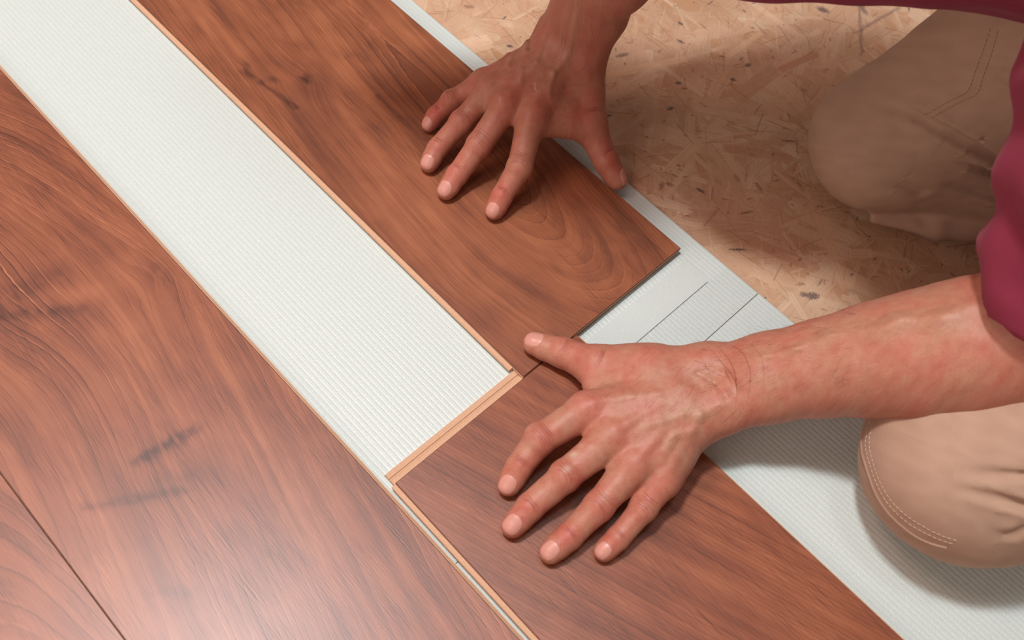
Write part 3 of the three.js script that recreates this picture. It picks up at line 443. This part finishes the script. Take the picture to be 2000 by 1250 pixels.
    bmp[4 * k] = bmp[4 * k + 1] = bmp[4 * k + 2] = clamp(170 - cr * 85 + n3 * 34 + n2 * 30, 0, 255); bmp[4 * k + 3] = 255;
  }
  return new THREE.MeshPhysicalMaterial({ map: dataTexture(col, N, N, true), bumpMap: dataTexture(bmp, N, N, false), bumpScale: 0.00045, roughness: 0.52, sheen: 0.15, sheenRoughness: 0.6, sheenColor: new THREE.Color(0.9, 0.5, 0.4) });
})();
const skinUV = (x, y, z) => [(x - SKIN.x0) / SKIN.S, (z - SKIN.z0) / SKIN.S];

const person = new THREE.Group(); person.position.set(0, 0, 0); put(person, 'person');
tag(person, 'kneeling worker in maroon shirt and beige trousers pressing planks down with both hands', 'person');

// legs and trunk
const FWD = [-0.72, 0, -0.69];
const KN_R = [0.517, 0.056, 0.056], KN_L = [0.3005, 0.068, 0.2775];
const HIP_R = [0.715, 0.34, 0.25], HIP_L = [0.585, 0.33, 0.44], ANK_R = [0.80, 0.03, 0.37], ANK_L = [0.60, 0.03, 0.56];
const PELVIS = [0.635, 0.385, 0.335], CHEST = [0.455, 0.46, 0.05], NECK = [0.34, 0.515, -0.10], HEAD = [0.232, 0.54, -0.245];
{
  const bodyField = blend(0.03, chain(0.02, [HIP_R, KN_R], [0.075, 0.05]), chain(0.02, [HIP_L, KN_L], [0.075, 0.05]), chain(0.02, [KN_R, ANK_R], [0.045, 0.03]), chain(0.02, [KN_L, ANK_L], [0.045, 0.03]), cap(PELVIS, CHEST, 0.11, 0.11), cap(LEFT.shoulder, RIGHT.shoulder, 0.055, 0.055), cap(LEFT.arm[6], LEFT.shoulder, 0.04, 0.05), cap(RIGHT.arm[4], RIGHT.shoulder, 0.04, 0.05), cap(NECK, HEAD, 0.052, 0.055));
  const up = [0.30, 0.90, 0.32], face = [-0.55, -0.28, -0.78];   // head axes
  const hp = (f, u, s) => { const sx = 0.816, sz = -0.578; return [HEAD[0] + face[0] * f + up[0] * u + sx * s, HEAD[1] + face[1] * f + up[1] * u, HEAD[2] + face[2] * f + up[2] * u + sz * s]; };
  const headField = (() => {
    const parts = [cap(hp(-0.012, 0.025, 0), hp(0.025, 0.03, 0), 0.078, 0.07), cap(hp(0.045, -0.055, 0), hp(0.03, -0.02, 0), 0.042, 0.06), cap(hp(0.088, -0.002, 0), hp(0.108, -0.028, 0), 0.009, 0.0125), cap(hp(0.082, -0.055, -0.018), hp(0.082, -0.055, 0.018), 0.010, 0.010), cap(hp(0.078, -0.084, 0), hp(0.07, -0.09, 0), 0.018, 0.02), cap(hp(0.085, 0.022, -0.03), hp(0.085, 0.022, 0.03), 0.012, 0.012),
      ball(hp(-0.005, -0.005, 0.079), 0.012, 0.026, 0.02), ball(hp(-0.005, -0.005, -0.079), 0.012, 0.026, 0.02), cap(NECK, hp(-0.02, -0.04, 0), 0.052, 0.052)];
    const f = blend(0.016, ...parts), e1 = ball(hp(0.085, 0.002, 0.03), 0.013), e2 = ball(hp(0.085, 0.002, -0.03), 0.013);
    return (x, y, z) => { let d = f(x, y, z); d = -smin(-d, e1(x, y, z), 0.012); d = -smin(-d, e2(x, y, z), 0.012); return d; };
  })();
  const gL = planarUV(surface(fieldL, [0.02, -0.002, -0.04], [0.44, 0.36, 0.32], 0.0015), skinUV);
  const gR = planarUV(surface(fieldR, [0.18, -0.002, -0.28], [0.52, 0.42, -0.06], 0.0015), skinUV);
  const gB = planarUV(surface(bodyField, [0.12, -0.04, -0.36], [0.95, 0.72, 0.75], 0.010), skinUV);
  const gH = planarUV(surface(headField, [0.06, 0.38, -0.42], [0.46, 0.74, -0.02], 0.0035), skinUV);
  const body = mesh('body', mergeGeometries([gL, gR, gB, gH]), skin, person);
  body.userData.label = 'tanned arms and hands with spread fingers';
  // hair
  const hairField = (() => { const f = blend(0.02, cap(hp(-0.022, 0.036, 0), hp(0.012, 0.048, 0), 0.082, 0.074), cap(hp(-0.045, -0.02, 0), hp(-0.04, 0.02, 0), 0.055, 0.07)); return (x, y, z) => { const fx = (x - HEAD[0]) * face[0] + (y - HEAD[1]) * face[1] + (z - HEAD[2]) * face[2]; return Math.max(f(x, y, z) - 0.004 * noise2(x * 90 + y * 40, z * 90), fx - 0.055); }; })();
  mesh('hair', surface(hairField, [0.06, 0.4, -0.42], [0.46, 0.76, -0.02], 0.004), new THREE.MeshStandardMaterial({ color: 0x3a2a20, roughness: 0.7 }), person);
  // ---- fine body hair on the forearms
  {
    const r = rng(404), gs = [];
    for (let i = 0; i < 240; i++) {
      const left = i < 190, H = left ? LEFT : RIGHT, f = left ? fieldL : fieldR, t = Math.pow(r(), 1.3) * (left ? 0.5 : 0.55), k = Math.min(H.arm.length - 2, Math.floor(t * (H.arm.length - 1))), c = V(H.arm[k], H.arm[k + 1], t * (H.arm.length - 1) - k), a = r() * 6.283, e = (r() - 0.3) * 2;
      const ax = new THREE.Vector3(H.arm[2][0] - H.arm[0][0], H.arm[2][1] - H.arm[0][1], H.arm[2][2] - H.arm[0][2]).normalize(), o = new THREE.Vector3(Math.cos(a), 0.15 + r() * 2.2, Math.sin(a)); o.addScaledVector(ax, -o.dot(ax)).normalize();
      const p = new THREE.Vector3(...c); for (let s = 0; s < 30; s++) { const d = f(p.x, p.y, p.z); if (d > -0.0002) break; p.addScaledVector(o, Math.max(-d * 0.8, 0.0004)); }
      const L = 0.005 + r() * 0.006, side = new THREE.Vector3().crossVectors(ax, o), m = p.clone().addScaledVector(o, L * 0.28).addScaledVector(ax, -L * 0.4).addScaledVector(side, e * 0.0016), q = p.clone().addScaledVector(o, L * (0.25 + 0.25 * r())).addScaledVector(ax, -L * (0.6 + 0.3 * r())).addScaledVector(side, e * 0.0045);
      gs.push(new THREE.TubeGeometry(new THREE.QuadraticBezierCurve3(p, m, q), 5, 0.000045, 3));
    }
    const hair = mesh('arm_hair', mergeGeometries(gs), new THREE.MeshStandardMaterial({ color: 0x4a2c1c, roughness: 0.6 }), body); hair.userData.kind = 'stuff';
  }
  // ---- fingernails, set into the fingertips
  const nailMat = new THREE.MeshPhysicalMaterial({ color: new THREE.Color('#cf9384'), roughness: 0.36 });
  const nail = (field, H, f, roll, fwdShift, lenK = 1) => {
    const j = H[f], t = new THREE.Vector3(...j[j.length - 1]), q = new THREE.Vector3(...j[j.length - 2]), R = H.R[f][H.R[f].length - 1];
    const dir = t.clone().sub(q).normalize(), side = new THREE.Vector3().crossVectors(dir, new THREE.Vector3(0, 1, 0)).normalize(), n = new THREE.Vector3().crossVectors(side, dir).normalize();
    n.applyAxisAngle(dir, roll); side.applyAxisAngle(dir, roll);
    const L = R * 1.62 * lenK, Wd = R * 1.5, c = t.clone().addScaledVector(dir, fwdShift), nu = 14, nv = 14, pos = [], idx = [];
    const rows = [];
    for (let layer = 0; layer < 2; layer++) for (let a = 0; a <= nu; a++) for (let b = 0; b <= nv; b++) {
      const u = (a / nu) * 2 - 1, v = (b / nv) * 2 - 1;       // square to rounded outline
      const su = u * Math.sqrt(1 - (v * v) * 0.42), sv = v * Math.sqrt(1 - (u * u) * 0.38);
      const p = c.clone().addScaledVector(dir, su * L / 2).addScaledVector(side, sv * Wd / 2).addScaledVector(n, R * 1.9);
      for (let s = 0; s < 40; s++) { const d = field(p.x, p.y, p.z); if (d < 0.00005) break; p.addScaledVector(n, -clamp(d * 0.8, 0.00003, 0.002)); }
      p.addScaledVector(n, layer ? -0.0012 : 0.00028 * (1 - Math.max(Math.abs(u), Math.abs(v)) ** 6 * 1.2) + 0.0003 * smooth(0.5, 1, u));
      pos.push(p.x, p.y, p.z);
    }
    const M = (nu + 1) * (nv + 1), I = (a, b, l) => l * M + a * (nv + 1) + b;
    for (let a = 0; a < nu; a++) for (let b = 0; b < nv; b++) { idx.push(I(a, b, 0), I(a + 1, b, 0), I(a + 1, b + 1, 0), I(a, b, 0), I(a + 1, b + 1, 0), I(a, b + 1, 0)); idx.push(I(a, b, 1), I(a + 1, b + 1, 1), I(a + 1, b, 1), I(a, b, 1), I(a, b + 1, 1), I(a + 1, b + 1, 1)); }
    for (let a = 0; a < nu; a++) { idx.push(I(a, 0, 0), I(a, 0, 1), I(a + 1, 0, 0), I(a + 1, 0, 0), I(a, 0, 1), I(a + 1, 0, 1)); idx.push(I(a, nv, 0), I(a + 1, nv, 0), I(a, nv, 1), I(a + 1, nv, 0), I(a + 1, nv, 1), I(a, nv, 1)); }
    for (let b = 0; b < nv; b++) { idx.push(I(0, b, 0), I(0, b + 1, 0), I(0, b, 1), I(0, b + 1, 0), I(0, b + 1, 1), I(0, b, 1)); idx.push(I(nu, b, 0), I(nu, b, 1), I(nu, b + 1, 0), I(nu, b + 1, 0), I(nu, b, 1), I(nu, b + 1, 1)); }
    const g = new THREE.BufferGeometry(); g.setAttribute('position', new THREE.Float32BufferAttribute(pos, 3)); g.setIndex(idx); g.computeVertexNormals();
    const o = mesh('fingernail', g, nailMat, body); return o;
  };
  for (const f of ['thumb', ...FINGERS]) { nail(fieldL, LEFT, f, 0, 0.0005); nail(fieldR, RIGHT, f, f === 'thumb' ? -0.6 : 0, 0.0005); }
}
// ---- trousers
let trouserField;
{
  const TX = (() => { const N = 512, d = new Uint8Array(N * N * 4), b = new Uint8Array(N * N * 4); for (let i = 0; i < N * N; i++) { const x = i % N, y = (i / N) | 0, w = ((x + y) % 4 < 2 ? 1 : -1) * 4 + noise2(x * 0.5, y * 0.5) * 9 + noise2(x * 0.02, y * 0.02) * 8; d[4 * i] = 178 + w; d[4 * i + 1] = 147 + w; d[4 * i + 2] = 125 + w; d[4 * i + 3] = 255; b[4 * i] = b[4 * i + 1] = b[4 * i + 2] = 128 + w * 8; b[4 * i + 3] = 255; } return [dataTexture(d, N, N, true, THREE.RepeatWrapping), dataTexture(b, N, N, false, THREE.RepeatWrapping)]; })();
  const cotton = new THREE.MeshPhysicalMaterial({ map: TX[0], bumpMap: TX[1], bumpScale: 0.0002, roughness: 0.85, sheen: 0.2, sheenRoughness: 0.6, sheenColor: new THREE.Color(0.8, 0.7, 0.6) });
  const legR = blend(0.025, chain(0.03, [KN_R, plus(V(KN_R, HIP_R, 0.35), 0, 0.045, 0), HIP_R], [0.059, 0.080, 0.10]), chain(0.03, [KN_R, V(KN_R, ANK_R, 0.5), ANK_R], [0.056, 0.058, 0.045]));
  const legL = blend(0.025, chain(0.03, [KN_L, V(KN_L, HIP_L, 0.5), HIP_L], [0.072, 0.086, 0.10]), chain(0.03, [KN_L, V(KN_L, ANK_L, 0.6), ANK_L], [0.066, 0.058, 0.05]));
  const seat = ball(plus(PELVIS, 0.02, -0.02, 0.02), 0.17, 0.13, 0.17), hips = blend(0.06, seat, cap(HIP_R, HIP_L, 0.12, 0.12));
  // folds: a b depth width (positive depth = groove)
  const folds = FOLDS();
  const hem = chain(0.01, [[0.4886, 0.000, 0.0953], [0.5238, 0.004, 0.1393], [0.568, 0.008, 0.1818], [0.64, 0.01, 0.26]], [0.003, 0.009, 0.013, 0.016]);
  const field = trouserField = (x, y, z) => {
    let d = smin(smin(legR(x, y, z), legL(x, y, z), 0.01), hips(x, y, z), 0.05); d = smin(d, hem(x, y, z), 0.018);
    if (d > -0.03 && d < 0.03) {
      d -= 0.0022 * noise2(x * 16 + y * 6, z * 16 - y * 9) + 0.0009 * noise2(x * 45, z * 45 + y * 40);
      for (const f of folds) d += f(x, y, z);
    }
    return Math.max(d, FLOOR_Y + 0.0045 - y);              // rests on the floor
  };
  // each fold starts shallow and deepens along its line: points, depth, width
  function FOLDS() {
    const out = [];
    for (const [pts, dep, w] of [
      [[[0.4772, 0.1102, 0.0423], [0.4795, 0.1228, 0.0574], [0.4791, 0.1304, 0.0764], [0.4827, 0.1315, 0.1032], [0.4926, 0.1268, 0.1242], [0.5163, 0.1123, 0.1481], [0.5592, 0.0821, 0.1671]], 0.009, 0.0042],
      [[[0.4835, 0.0841, 0.1125], [0.5116, 0.0709, 0.136], [0.5412, 0.0585, 0.162], [0.5573, 0.0548, 0.1809]], 0.007, 0.0036], [[[0.4827, 0.1036, 0.1095], [0.5021, 0.1026, 0.1331], [0.5321, 0.0871, 0.1495], [0.5551, 0.0774, 0.1675]], 0.007, 0.0036], [[[0.4571, 0.0739, 0.07], [0.4705, 0.0714, 0.0995], [0.4857, 0.0638, 0.1148]], 0.0026, 0.005], [[[0.4971, 0.1867, 0.0942], [0.4964, 0.191, 0.1056], [0.4958, 0.194, 0.122]], 0.004, 0.005],
      [[[0.2382, 0.1104, 0.2711], [0.2437, 0.1178, 0.2853], [0.2524, 0.1214, 0.3012], [0.2603, 0.1225, 0.3152], [0.28, 0.128, 0.345]], 0.0062, 0.0032], [[[0.2459, 0.1195, 0.2708], [0.2554, 0.1283, 0.2834], [0.2693, 0.1356, 0.3013], [0.29, 0.145, 0.33]], 0.004, 0.0034], [[[0.2681, 0.137, 0.274], [0.2788, 0.144, 0.2902], [0.30, 0.155, 0.315]], 0.003, 0.0034], [[[0.2395, 0.104, 0.302], [0.2468, 0.0998, 0.3203], [0.2542, 0.1086, 0.3239]], 0.0022, 0.004]]) {
      const n = pts.length - 1;
      for (let i = 0; i < n; i++) { const a = pts[i], b = pts[i + 1], q = cap(a, b, 0, 0), dx = b[0] - a[0], dy = b[1] - a[1], dz = b[2] - a[2], L = dx * dx + dy * dy + dz * dz; out.push((x, y, z) => { const r = q(x, y, z); if (r > w * 4) return 0; const raw = ((x - a[0]) * dx + (y - a[1]) * dy + (z - a[2]) * dz) / L; if ((raw < 0 && i > 0) || (raw > 1 && i < n - 1)) return 0; const h = clamp(raw, 0, 1), k = dep * smooth(0, 0.75, (i + h) / n); return k * Math.exp(-((r / w) ** 2)) - 0.28 * k * Math.exp(-(((r - w * 2.1) / (w * 1.1)) ** 2)); }); }
    }
    return out;
  }
  const g = planarUV(surface(field, [0.2, -0.02, -0.02], [0.95, 0.5, 0.75], 0.0033), (x, y, z) => [(x * 0.7 + z * 0.7) / 0.12, (x * 0.7 - z * 0.7 + y) / 0.12]);
  const trousers = mesh('trousers', g, cotton, person); trousers.userData.label = 'beige cotton work trousers';
  // seams: thread lies on the cloth
  const thread = new THREE.MeshStandardMaterial({ color: new THREE.Color('#c9b098'), roughness: 0.8 }), darkThread = new THREE.MeshStandardMaterial({ color: new THREE.Color('#a1876c'), roughness: 0.8 });
  const drape = (pts, lift) => { const c = new THREE.CatmullRomCurve3(pts.map((q) => new THREE.Vector3(...q))); return (t) => { const q = c.getPointAt(clamp(t, 0, 1)); for (let i = 0; i < 6; i++) { const e = 0.001, d = field(q.x, q.y, q.z), n = new THREE.Vector3(field(q.x + e, q.y, q.z) - field(q.x - e, q.y, q.z), field(q.x, q.y + e, q.z) - field(q.x, q.y - e, q.z), field(q.x, q.y, q.z + e) - field(q.x, q.y, q.z - e)).normalize(); q.addScaledVector(n, lift - d); } return q; }; };
  const stitch = (pts, mat) => { const at = drape(pts, 0.0003), L = new THREE.CatmullRomCurve3(pts.map((q) => new THREE.Vector3(...q))).getLength(), n = Math.round(L / 0.0034), gs = []; for (let i = 0; i < n; i++) { const a = at((i + 0.15) / n), m = at((i + 0.5) / n), b = at((i + 0.85) / n); gs.push(new THREE.TubeGeometry(new THREE.QuadraticBezierCurve3(a, m, b), 2, 0.00028, 5)); } mesh('stitching', mergeGeometries(gs), mat, trousers); };
  const SA = [[0.2701, 0.0639, 0.2087], [0.2594, 0.0569, 0.2157], [0.2433, 0.0616, 0.2279], [0.233, 0.0617, 0.2419], [0.2266, 0.0604, 0.2582], [0.2248, 0.0614, 0.2743], [0.2264, 0.0647, 0.2907], [0.2291, 0.0716, 0.3018]];
  const SB = [[0.2666, 0.0721, 0.2106], [0.2545, 0.0664, 0.2179], [0.2422, 0.0677, 0.2291], [0.2322, 0.0683, 0.2425], [0.2263, 0.0678, 0.2579], [0.2243, 0.07, 0.2728], [0.2259, 0.0738, 0.288], [0.2298, 0.0792, 0.3019]];
  const SC = [[0.2637, 0.0775, 0.2125], [0.2516, 0.0726, 0.2199], [0.2414, 0.0723, 0.2304], [0.2324, 0.073, 0.2426], [0.2266, 0.0729, 0.2577], [0.2246, 0.0758, 0.2724], [0.2263, 0.0794, 0.2874], [0.2307, 0.0839, 0.3018]];
  { const at = drape(SA, 0.0002), pts = []; for (let i = 0; i <= 40; i++) pts.push(at(i / 40)); mesh('seam_welt', new THREE.TubeGeometry(new THREE.CatmullRomCurve3(pts), 80, 0.0011, 8), cotton, trousers); }
  stitch(SB, thread); stitch(SC, thread);
  stitch([[0.5081, 0.2084, 0.0808], [0.5013, 0.1942, 0.0869], [0.4959, 0.1803, 0.0919], [0.4911, 0.1663, 0.0964], [0.4875, 0.1548, 0.0912], [0.4833, 0.1435, 0.086], [0.4791, 0.1312, 0.0809]], darkThread);
  stitch([[0.5071, 0.2115, 0.0862], [0.5003, 0.1972, 0.0934], [0.4953, 0.1832, 0.0983], [0.4914, 0.1689, 0.1031], [0.4886, 0.1585, 0.0979], [0.4847, 0.1474, 0.0925], [0.4807, 0.1357, 0.0873]], darkThread);
}
// ---- shirt
{
  const TX = (() => { const N = 512, b = new Uint8Array(N * N * 4); for (let i = 0; i < N * N; i++) { const x = i % N, y = (i / N) | 0, w = ((x % 4 < 2 ? 1 : -1) * (y % 4 < 2 ? 1 : -1)) * 30 + noise2(x * 0.3, y * 0.3) * 60; b[4 * i] = b[4 * i + 1] = b[4 * i + 2] = 128 + w; b[4 * i + 3] = 255; } return dataTexture(b, N, N, false, THREE.RepeatWrapping); })();
  const knit = new THREE.MeshPhysicalMaterial({ color: new THREE.Color('#852740'), bumpMap: TX, bumpScale: 0.0003, roughness: 0.9, sheen: 0.3, sheenRoughness: 0.6, sheenColor: new THREE.Color(0.6, 0.3, 0.35) });
  const sl = LEFT.arm[6], sr = RIGHT.arm[4];
  const trunk = blend(0.06, cap(plus(PELVIS, -0.03, 0.02, -0.05), CHEST, 0.155, 0.15), cap(V(LEFT.shoulder, RIGHT.shoulder, 0.1), V(LEFT.shoulder, RIGHT.shoulder, 0.95), 0.08, 0.088), cap(CHEST, NECK, 0.10, 0.06), cap([0.357, 0.303, -0.058], [0.50, 0.340, 0.125], 0.065, 0.062));
  const sleeves = [cap(V(sl, LEFT.shoulder, 0.12), LEFT.shoulder, 0.055, 0.072), cap(V(sr, RIGHT.shoulder, 0.18), RIGHT.shoulder, 0.064, 0.072)];
  const cutL = [V(sl, LEFT.shoulder, 0.10), LEFT.shoulder], cutR = [V(sr, RIGHT.shoulder, 0.12), RIGHT.shoulder];
  const field = (x, y, z) => {
    let d = trunk(x, y, z);
    [[sleeves[0], cutL], [sleeves[1], cutR]].forEach(([s, [a, b]]) => {
      let q = s(x, y, z); const ux = b[0] - a[0], uy = b[1] - a[1], uz = b[2] - a[2], l = Math.hypot(ux, uy, uz), h = ((x - a[0]) * ux + (y - a[1]) * uy + (z - a[2]) * uz) / l;
      if (q < 0.03) q -= 0.004 * Math.sin(h * 95 + 6 * noise2(x * 14, z * 14)) + 0.003 * noise2(x * 30 + y * 30, z * 30);
      d = smin(d, Math.max(q, -h), 0.03);
    });
    if (d < 0.03) d -= 0.006 * noise2(x * 9 + y * 4, z * 9 + y * 7) + 0.004 * noise2(x * 22 - y * 12, z * 22 + y * 14);
    return d;
  };
  const g = planarUV(surface(field, [0.2, 0.05, -0.32], [0.95, 0.75, 0.72], 0.006), (x, y, z) => [(x + z) / 0.1, (y + x - z) / 0.1]);
  mesh('shirt', g, knit, person).userData.label = 'maroon knit shirt with short sleeves';
}

// ---- work shoes, toes on the floor behind the worker
{
  const leather = new THREE.MeshStandardMaterial({ color: 0x3b2d24, roughness: 0.6 }), rubber = new THREE.MeshStandardMaterial({ color: 0x1c1b1a, roughness: 0.85 });
  for (const a of [ANK_R, ANK_L]) {
    const b = plus(a, 0.72 * 0.05, 0.012, 0.69 * 0.05), toe = [a[0] + 0.72 * 0.12, 0.028, a[2] + 0.69 * 0.12], heel = plus(b, 0.72 * 0.03, 0.055, 0.69 * 0.03);
    const up = blend(0.02, cap(a, b, 0.044, 0.046), cap(b, toe, 0.044, 0.036), cap(b, heel, 0.042, 0.034)), f = (x, y, z) => Math.max(up(x, y, z), FLOOR_Y + 0.002 - y);
    const lo = [Math.min(a[0], toe[0]) - 0.09, -0.02, Math.min(a[2], toe[2]) - 0.09], hi = [Math.max(a[0], heel[0], toe[0]) + 0.09, 0.2, Math.max(a[2], heel[2], toe[2]) + 0.09];
    const shoe = mesh('shoe', surface(f, lo, hi, 0.005), leather, person);
    mesh('sole', surface((x, y, z) => Math.max(up(x, y, z) - 0.006, -((x - b[0]) * 0.72 + (z - b[2]) * 0.69) + 0.022, FLOOR_Y + 0.001 - y), lo, hi, 0.005), rubber, shoe);
  }
}
renderer.render(scene, camera);
